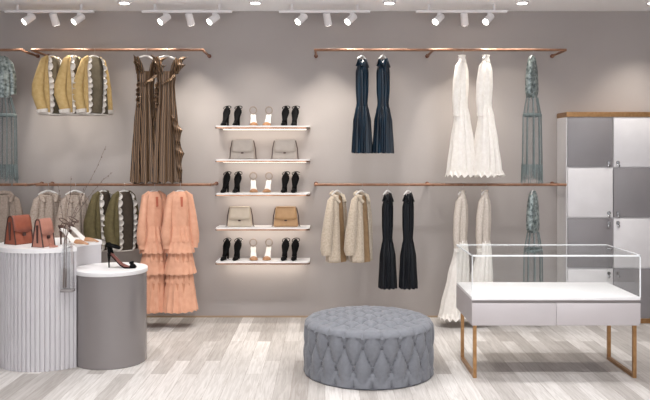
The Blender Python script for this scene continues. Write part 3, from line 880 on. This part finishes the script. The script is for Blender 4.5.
# ------------------------------------------------------------------ tufted ottoman
OD, OR, OH = 5.49, 0.472, 0.39
t = thing('tufted_ottoman', 'round grey button-tufted ottoman on the wood floor', 'ottoman', ((368.5 - 325) / (F / OD), OD - DIST, 0))
b = B()
NT, NB = 264, 22
def tuft(u, v): return (abs(math.sin(PI * u)) * abs(math.sin(PI * v))) ** 0.34
z_a, dz = 0.135, 0.145
rings = []
rim = 0.05
prof = [('s', 0.012 + (OH - rim - 0.012) * i / 40) for i in range(41)] + [('r', i / 8) for i in range(1, 9)]
for kind, q in prof:
    ring = []
    for k in range(NT):
        th = 2 * PI * k / NT - PI / 2
        if kind == 's':
            p = NB * k / NT; w = (q - z_a) / (2 * dz)
            f = tuft(p + w, p - w)
            lo = max(0, min(1, (q - .012) / .09)); hi = 1.0
            f = f * lo + (1 - lo) * (0.35 + 0.65 * abs(math.sin(PI * (p))) ** .4)
            r = OR + 0.040 * (f - 0.78)
            z = q
        else:
            a = q * PI / 2
            p = NB * k / NT
            crease = abs(math.sin(PI * (p + .5))) ** .35
            r = OR - rim + rim * math.cos(a) + 0.017 * (crease - .75)
            z = OH - rim + rim * math.sin(a)
        ring.append(b.verts.new((r * math.cos(th), r * math.sin(th), z)))
    rings.append(ring)
ga, gb = 0.135, 0.165          # tuft spacing on the top, across and front to back
NR = 44
R1 = OR - rim
for j in range(1, NR):
    rr = R1 * (1 - j / NR)
    ring = []
    for k in range(NT):
        th = 2 * PI * k / NT - PI / 2
        x, y = rr * math.cos(th), rr * math.sin(th)
        u, v = x / ga + y / gb, x / ga - y / gb
        f = tuft(u, v)
        e_ = min(1, j / 6)
        p = NB * k / NT
        crease = abs(math.sin(PI * (p + .5))) ** .35
        f = f * e_ + (1 - e_) * crease
        z = OH + 0.034 * (1 - (rr / R1) ** 2) + 0.034 * (f - 0.8) * min(1, j / 3)
        ring.append(b.verts.new((x, y, z)))
    rings.append(ring)
for a, c in zip(rings, rings[1:]):
    for k in range(NT): b.faces.new((a[k], a[(k + 1) % NT], c[(k + 1) % NT], c[k]))
b.faces.new(rings[0][::-1])
b.faces.new(rings[-1])
obj('upholstery', b, M['ottoman'], t)
BTN = None
def button(loc, rot):
    global BTN
    if BTN is None: o = BTN = obj('tufting_button', blob(B(), (0, 0, 0), .0135, (1, 1, .5), 12, 8), M['ottoman_button'], t)
    else: o = BTN.copy(); C.objects.link(o); o.parent = t
    o.location = loc; o.rotation_euler = rot
for k in range(NB):
    for zz, off in ((z_a, 0), (z_a + dz, .5)):
        a = -PI / 2 + (k + off) * 2 * PI / NB
        button(((OR - .020) * math.cos(a), (OR - .020) * math.sin(a), zz), (0, PI / 2, a))
for i in range(-8, 9):
    for j in range(-8, 9):
        x = ga * (i + j) / 2; y = gb * (i - j) / 2
        rr = math.hypot(x, y)
        if rr < R1 - .045:
            button((x, y, OH + .034 * (1 - (rr / R1) ** 2) - .022), (0, 0, 0))
obj('base_piping', tube(B(), [((OR - .004) * math.cos(2 * PI * i / 96), (OR - .004) * math.sin(2 * PI * i / 96), .008) for i in range(97)], .0078, 8, cap=False), M['ottoman_button'], t)

# ------------------------------------------------------------------ the two nested pedestals
PX, PY, PR, PH = -2.150, 5.83 - DIST, 0.392, 0.90
GX, GY, GR, GH = -1.655, 5.765 - DIST, 0.276, 0.72
def bite(R, gap, fl=None):
    """outline of the big round minus the small round nested into it"""
    pts = []
    n = 720
    inside = [math.hypot(PX + R * math.cos(2 * PI * i / n) - GX, PY + R * math.sin(2 * PI * i / n) - GY) < GR + gap for i in range(n)]
    start = next(i for i in range(n) if inside[i - 1] and not inside[i])
    for q in range(n):
        i = (start + q) % n
        if inside[i]: break
        a = 2 * PI * i / n
        r = R
        if fl:
            ph = (i % fl) / fl
            r = R - (0.012 if ph < 0.15 or ph > 0.85 else 0)
        pts.append((r * math.cos(a), r * math.sin(a)))
    a0 = math.atan2(PY + pts[-1][1] - GY, PX + pts[-1][0] - GX); a1 = math.atan2(PY + pts[0][1] - GY, PX + pts[0][0] - GX)
    while a1 > a0: a1 -= 2 * PI
    if a0 - a1 > PI * 1.9: a1 += 2 * PI
    m = 40
    for q in range(1, m):
        a = a0 + (a1 - a0) * q / m
        pts.append((GX - PX + (GR + gap) * math.cos(a), GY - PY + (GR + gap) * math.sin(a)))
    return pts
t = thing('fluted_pedestal', 'tall white fluted display pedestal carrying bags and slingback pumps', 'pedestal', (PX, PY, 0), group='display pedestals')
obj('drum', prism(B(), bite(PR - .004, .004, 10), 0, PH - .032), M['flute'], t)
obj('top_slab', prism(B(), bite(PR + .002, .004), PH - .032, PH), M['white'], t)
t = thing('round_pedestal', 'low glossy grey round pedestal with white top carrying a black sandal', 'pedestal', (GX, GY, 0), group='display pedestals')
obj('drum', lathe(B(), [(GR - .008, 0), (GR - .004, .004), (GR - .004, GH - .034)], 96), M['grey_gloss'], t)
obj('top_slab', lathe(B(), [(GR - .002, GH - .034), (GR + .001, GH - .030), (GR + .001, GH - .004), (GR - .003, GH)], 96), M['white'], t)

# --- bags on the pedestal: x along the front, y depth, wedge seen from the side
def satchel(name, label, loc, rz, w, d0, d1, h, m, group):
    t = thing(name, label, 'handbag', loc, rz, group)
    b = B()
    prof = [(-d0, 0), (d0, 0), (d1, h * .93), (d1 * .5, h), (-d1 * .5, h), (-d1, h * .93)]
    A = [b.verts.new((-w, y, z)) for y, z in prof]; D = [b.verts.new((w, y, z)) for y, z in prof]
    b.faces.new(A); b.faces.new(D[::-1])
    for k in range(6): b.faces.new((A[k], A[(k + 1) % 6], D[(k + 1) % 6], D[k]))
    bmesh.ops.bevel(b, geom=b.edges[:], offset=.004, segments=2, affect='EDGES')
    obj('body', b, m, t)
    for s in (-1, 1):
        pts = [(s * (w + .001), y, z) for y, z in prof]
        pts = [pts[0], pts[5], pts[4], pts[3], pts[2], pts[1]]
        obj('edge_piping', tube(B(), pts, .005, 8), M['leather_edge'], t, label='dark piped edge')
        g = B(); tube(g, [(s * (w + .002), 0, h * .15), (s * (w + .004), 0, h * .8)], [.010, .014], 10, flat=.5)
        obj('gusset_fold', g, M['leather_edge'], t)
    f = B()
    rows = [(d1 * .6, h + .003), (-d1 * .5, h + .004), (-d1 - .004, h * .92), (-(d1 + (d0 - d1) * .30) - .006, h * .68), (-(d1 + (d0 - d1) * .50) - .007, h * .50)]
    rr = [[f.verts.new(((w + .002) * (k / 4 - 1), y, z - (.025 * h / .2 * (1 - abs(k / 4 - 1)) if i == 4 else 0))) for k in range(9)] for i, (y, z) in enumerate(rows)]
    for a, c in zip(rr, rr[1:]):
        for k in range(8): f.faces.new((a[k], a[k + 1], c[k + 1], c[k]))
    solidify(obj('flap', f, m, t), .004)
    obj('clasp', box(B(), -.012, .012, -d0 - .004, -d0 * .72, h * .30, h * .42, .003), M['leather_edge'], t, label='dark clasp')
    return t
p = at(19, 243, 5.78)
st = satchel('leather_satchel', 'chestnut leather satchel with front flap on the white fluted pedestal', (p.x, p.y, PH + .0005), math.radians(60), .078, .066, .028, .215, M['leather_red'], 'bags on the fluted pedestal')
p = at(43.5, 248, 5.60)
st2 = satchel('leather_satchel', 'small dusty rose handbag with strap lying beside it on the fluted pedestal', (p.x, p.y, PH + .0005), math.radians(70), .062, .052, .020, .205, M['leather_pink'], 'bags on the fluted pedestal')
s_ = B()
tube(s_, [(.0, -.056, .03), (.02, -.075, .006), (.01, -.12, .006), (-.03, -.13, .006), (-.05, -.10, .006), (-.02, -.08, .006)], .0055, 8, flat=1)
obj('strap', s_, M['leather_pink'], st2)

# --- slingback pumps and the black sandal
def slingback(label, loc, rz):
    t = thing('slingback_pump', label, 'shoe', loc, rz, 'slingback pumps on the fluted pedestal')
    L, H = .235, .115
    obj('insole', sole_mesh(L, H), M['insole_white'], t, label='white insole')
    obj('toe_cap', toe_mesh(L, True, .40), M['tan'], t, label='tan pointed toe')
    obj('heel', heel_mesh(L, H, .014, .005), M['heel_brown'], t, label='dark brown stiletto heel')
    c = obj('heel_counter', counter_mesh(L, H, .03), M['heel_brown'], t); solidify(c, .003)
    obj('ankle_strap', ring_mesh((-L * .30, 0, .165), .032, .028, .0032, tilt=-.022), M['heel_brown'], t)
    b = B()
    for s in (-1, 1):
        tube(b, [(-L * .36, s * .022, .12), (-L * .30, s * .028, .15), (-L * .18, s * .026, .155)], .003, 8)
    obj('cross_strap', b, M['heel_brown'], t)
    return t
p = at(73, 241, 5.70)
sb = slingback('slingback pump with tan toe at the front of its pair, near the glass vase', (p.x, p.y, PH + .0005), math.radians(-16)); sb.scale = (1.1, 1.2, 1.08)
p = at(84.5, 236, 5.85)
again(sb, 'slingback pump with tan toe at the back of its pair, by the pedestal rim', (p.x - .015, p.y, PH + .0005), math.radians(-10))

p = at(121, 268, 5.73)
t = thing('bow_sandal', 'black high-heeled ankle-strap sandal with toe bow on the low grey pedestal', 'shoe', (p.x, p.y, GH + .0005), math.radians(-8))
L, H = .235, .115
obj('insole', sole_mesh(L, H, .009), M['red_insole'], t, label='rosy insole')
o = obj('outsole', sole_mesh(L, H, .013, 1.05), M['black'], t); o.location = (0, 0, -.0025)
obj('heel', heel_mesh(L, H, .016, .005), M['black'], t)
c = obj('heel_counter', counter_mesh(L, H, .085), M['black'], t); solidify(c, .004)
obj('ankle_strap', ring_mesh((-L * .24, 0, .165), .042, .030, .010, tilt=-.012), M['black'], t)
obj('toe_strap', toe_mesh(L, False, .16), M['black'], t)
bw = B()
for s in (-1, 1): blob(bw, (L * .36, s * .016, .042), .016, (.8, 1, .6))
blob(bw, (L * .36, 0, .043), .009)
obj('bow', bw, M['black'], t)

# ------------------------------------------------------------------ glass vase hooked on the pedestal rim, with twigs
vx = (64.5 - 325) / (F / 5.42); vy = PY - math.sqrt(PR ** 2 - (vx - PX) ** 2) - .046
vz0, vz1 = 0.580, 0.935
t = thing('glass_vase', 'slim clear glass vase hooked on the rim of the fluted pedestal', 'vase', (vx, vy, vz0))
vb = B()
hw0, hw1, hd = .047, .030, .034
def vring4(w, d, z): return [vb.verts.new((sx * w, sy * d, z)) for sx, sy in ((-1, -1), (1, -1), (1, 1), (-1, 1))]
H_ = vz1 - vz0
o0 = vring4(hw0, hd, 0); o1 = vring4(hw1, hd * .8, H_); i1 = vring4(hw1 - .004, hd * .8 - .004, H_); i0 = vring4(hw0 - .004, hd - .004, .025)
vb.faces.new(o0[::-1]); vb.faces.new(i0)
for a, c in ((o0, o1), (o1, i1), (i1, i0)):
    for k in range(4): vb.faces.new((a[k], a[(k + 1) % 4], c[(k + 1) % 4], c[k]))
obj('vase_body', vb, M['vase_glass'], t, smooth=False)
obj('vase_foot', box(B(), -hw0 + .002, hw0 - .002, -hd + .002, hd - .002, .002, .020, .002), mat('thick_glass_foot', '#8b8583', 0.15, col2='#979190', nscale=12), t, label='thick glass foot')
hk = B(); box(hk, -.012, .012, hd * .85, hd + .05, PH + .001 - vz0, PH + .004 - vz0)
obj('rim_hook', hk, M['chrome'], t)

rg = random.Random(12)
BUD = None
TW = [([(64, 286), (66, 240), (70, 222), (86, 190), (98, 168), (107.5, 146)], 'bare budded twig in the glass vase, the tallest and most tilted'),
      ([(66, 284), (67, 236), (72, 220), (92, 193), (103, 180), (113, 172)], 'bare budded twig in the glass vase bending towards the olive jackets'),
      ([(63, 284), (64, 240), (62, 215), (59, 198), (57, 184)], 'bare upright twig in the glass vase before the lace top'),
      ([(65, 280), (65, 236), (68, 212), (71, 196), (72, 176)], 'bare upright twig in the middle of the glass vase'),
      ([(66, 280), (66, 238), (74, 215), (80, 202), (84, 187)], 'short bare twig in the glass vase before the second lace top')]
for n_, (pp, lb) in enumerate(TW):
    t = thing('budded_twig', lb, 'twig', (vx, vy, vz0 + .03), group='twigs in the glass vase')
    pts = []
    for i, (px, py) in enumerate(pp):
        q = at(px, py, vy + DIST)
        pts.append((q.x - vx, (n_ - 2) * .004 + .012 * i * ((n_ % 3) - 1) * .5, q.z - vz0 - .03))
    pts[0] = (pts[0][0], pts[0][1], .0)
    b = B(); tube(b, pts, [.0026 - .0016 * i / (len(pts) - 1) for i in range(len(pts))], 6)
    obj('stem', b, M['twig'], t)
    for i in range(2, len(pts) - 1):
        for f in (.15, .5, .85):
            c = Vector(pts[i]).lerp(Vector(pts[i + 1]), f)
            c.x += rg.choice((-1, 1)) * .003
            if BUD is None: bo = BUD = obj('bud', blob(B(), (0, 0, 0), .0042, (.8, .8, 1.6), 8, 6), M['twig'], t)
            else: bo = BUD.copy(); C.objects.link(bo); bo.parent = t
            bo.location = c

# ------------------------------------------------------------------ track lights and downlights
TY = -0.33
TS = F / (DIST + TY)
tracks = [(5, 94, [28, 53, 77.5]), (142, 232, [163.5, 188.5, 212.5]), (279, 370, [300.5, 326, 350]), (416, 507, [437.5, 463, 487.5])]
WHERE = ['over the mustard jackets', 'over the bronze gowns', 'over the navy dresses', 'over the ivory dresses']
for (a, c, heads), wh in zip(tracks, WHERE):
    x0, x1 = (a - 325) / TS, (c - 325) / TS; cx = (x0 + x1) / 2
    t = thing('track_light', 'white ceiling track with three spotlights ' + wh, 'track light', (cx, TY, CEIL), group='ceiling track lights')
    obj('track', box(B(), x0 - cx, x1 - cx, -.018, .018, -.080, -.056, .003), M['lamp_white'], t)
    for xx in (x0 + .12, x1 - .12):
        obj('ceiling_mount', cyl(B(), (xx - cx, 0, -.058), (xx - cx, 0, 0), .012, n=12), M['lamp_white'], t)
    for k, hp in enumerate(heads):
        hx_ = (hp - 325) / TS
        pv = Vector((hx_ - cx + .012, 0, -.135))
        dr = Vector((-.62, -.55, -.62)).normalized() if k != 1 else Vector((.16, .42, -.9)).normalized()
        b = B()
        box(b, pv.x - .014, pv.x + .020, -.014, .014, -.104, -.0802, .002)
        cyl(b, (pv.x + .002, 0, -.10), (pv.x + .002, 0, -.14), .011, n=12)
        hd_ = obj('spotlight_head', b, M['lamp_white'], t)
        p0 = pv - dr * .055; p1 = pv + dr * .062
        b = B()
        tube(b, [p0, p0 + dr * .006, p1 - dr * .004, p1], [.026, .033, .036, .034], 24)
        obj('lamp_can', b, M['lamp_white'], hd_)
        b = B(); cyl(b, p1, p1 + dr * .002, .030, n=24)
        obj('lens', b, M['lens'], hd_, label='glowing lens')
        # the lamp's own light: washes the rails and the wall from above
        lp = Vector((cx, TY, CEIL)) + pv
        if k == 1:
            spot(lp + dr * .09, (lp.x, -0.14, 0.5), 30, 70, 0.9, 0.02)
        else:
            spot(lp + Vector((0, -.06, -.08)), (lp.x + (.1 if k == 0 else -.05), -0.24, 0.6), 19, 72, 0.7, 0.02)
for i, x in enumerate(NEAR_DOWN):
    t = thing('recessed_downlight', ['recessed round downlight between the first two tracks above the jackets and gowns', 'recessed round downlight above the shoe shelves',
              'recessed round downlight between the navy and ivory dress tracks', 'recessed round downlight above the teal dress beside the ivory dress track',
              'recessed round downlight above the lockers'][i], 'downlight', (x, -0.42, CEIL), group='ceiling downlights')
    obj('trim_ring', lathe(B(), [(.062, 0), (.062, -.004), (.052, -.010), (.046, -.010)], 32), M['lamp_white'], t)
    obj('lens', lathe(B(), [(.044, -.0102), (.044, -.013)], 32), M['lens'], t, label='glowing lens')
for i, (x, y) in enumerate(UNSEEN_DOWN):  # unseen fixtures; wash and rear rows added only for their light
    t = thing('recessed_downlight', 'unseen downlight assumed in the ceiling in front of the display wall, outside the picture', 'downlight', (x, y, CEIL), group='unseen ceiling lamps over the shop floor')
    obj('trim_ring', lathe(B(), [(.07, 0), (.07, -.004), (.058, -.010), (.052, -.010)], 24), M['lamp_white'], t)
    obj('lens', lathe(B(), [(.05, -.0102), (.05, -.013)], 24), M['lens'], t, label='glowing lens')
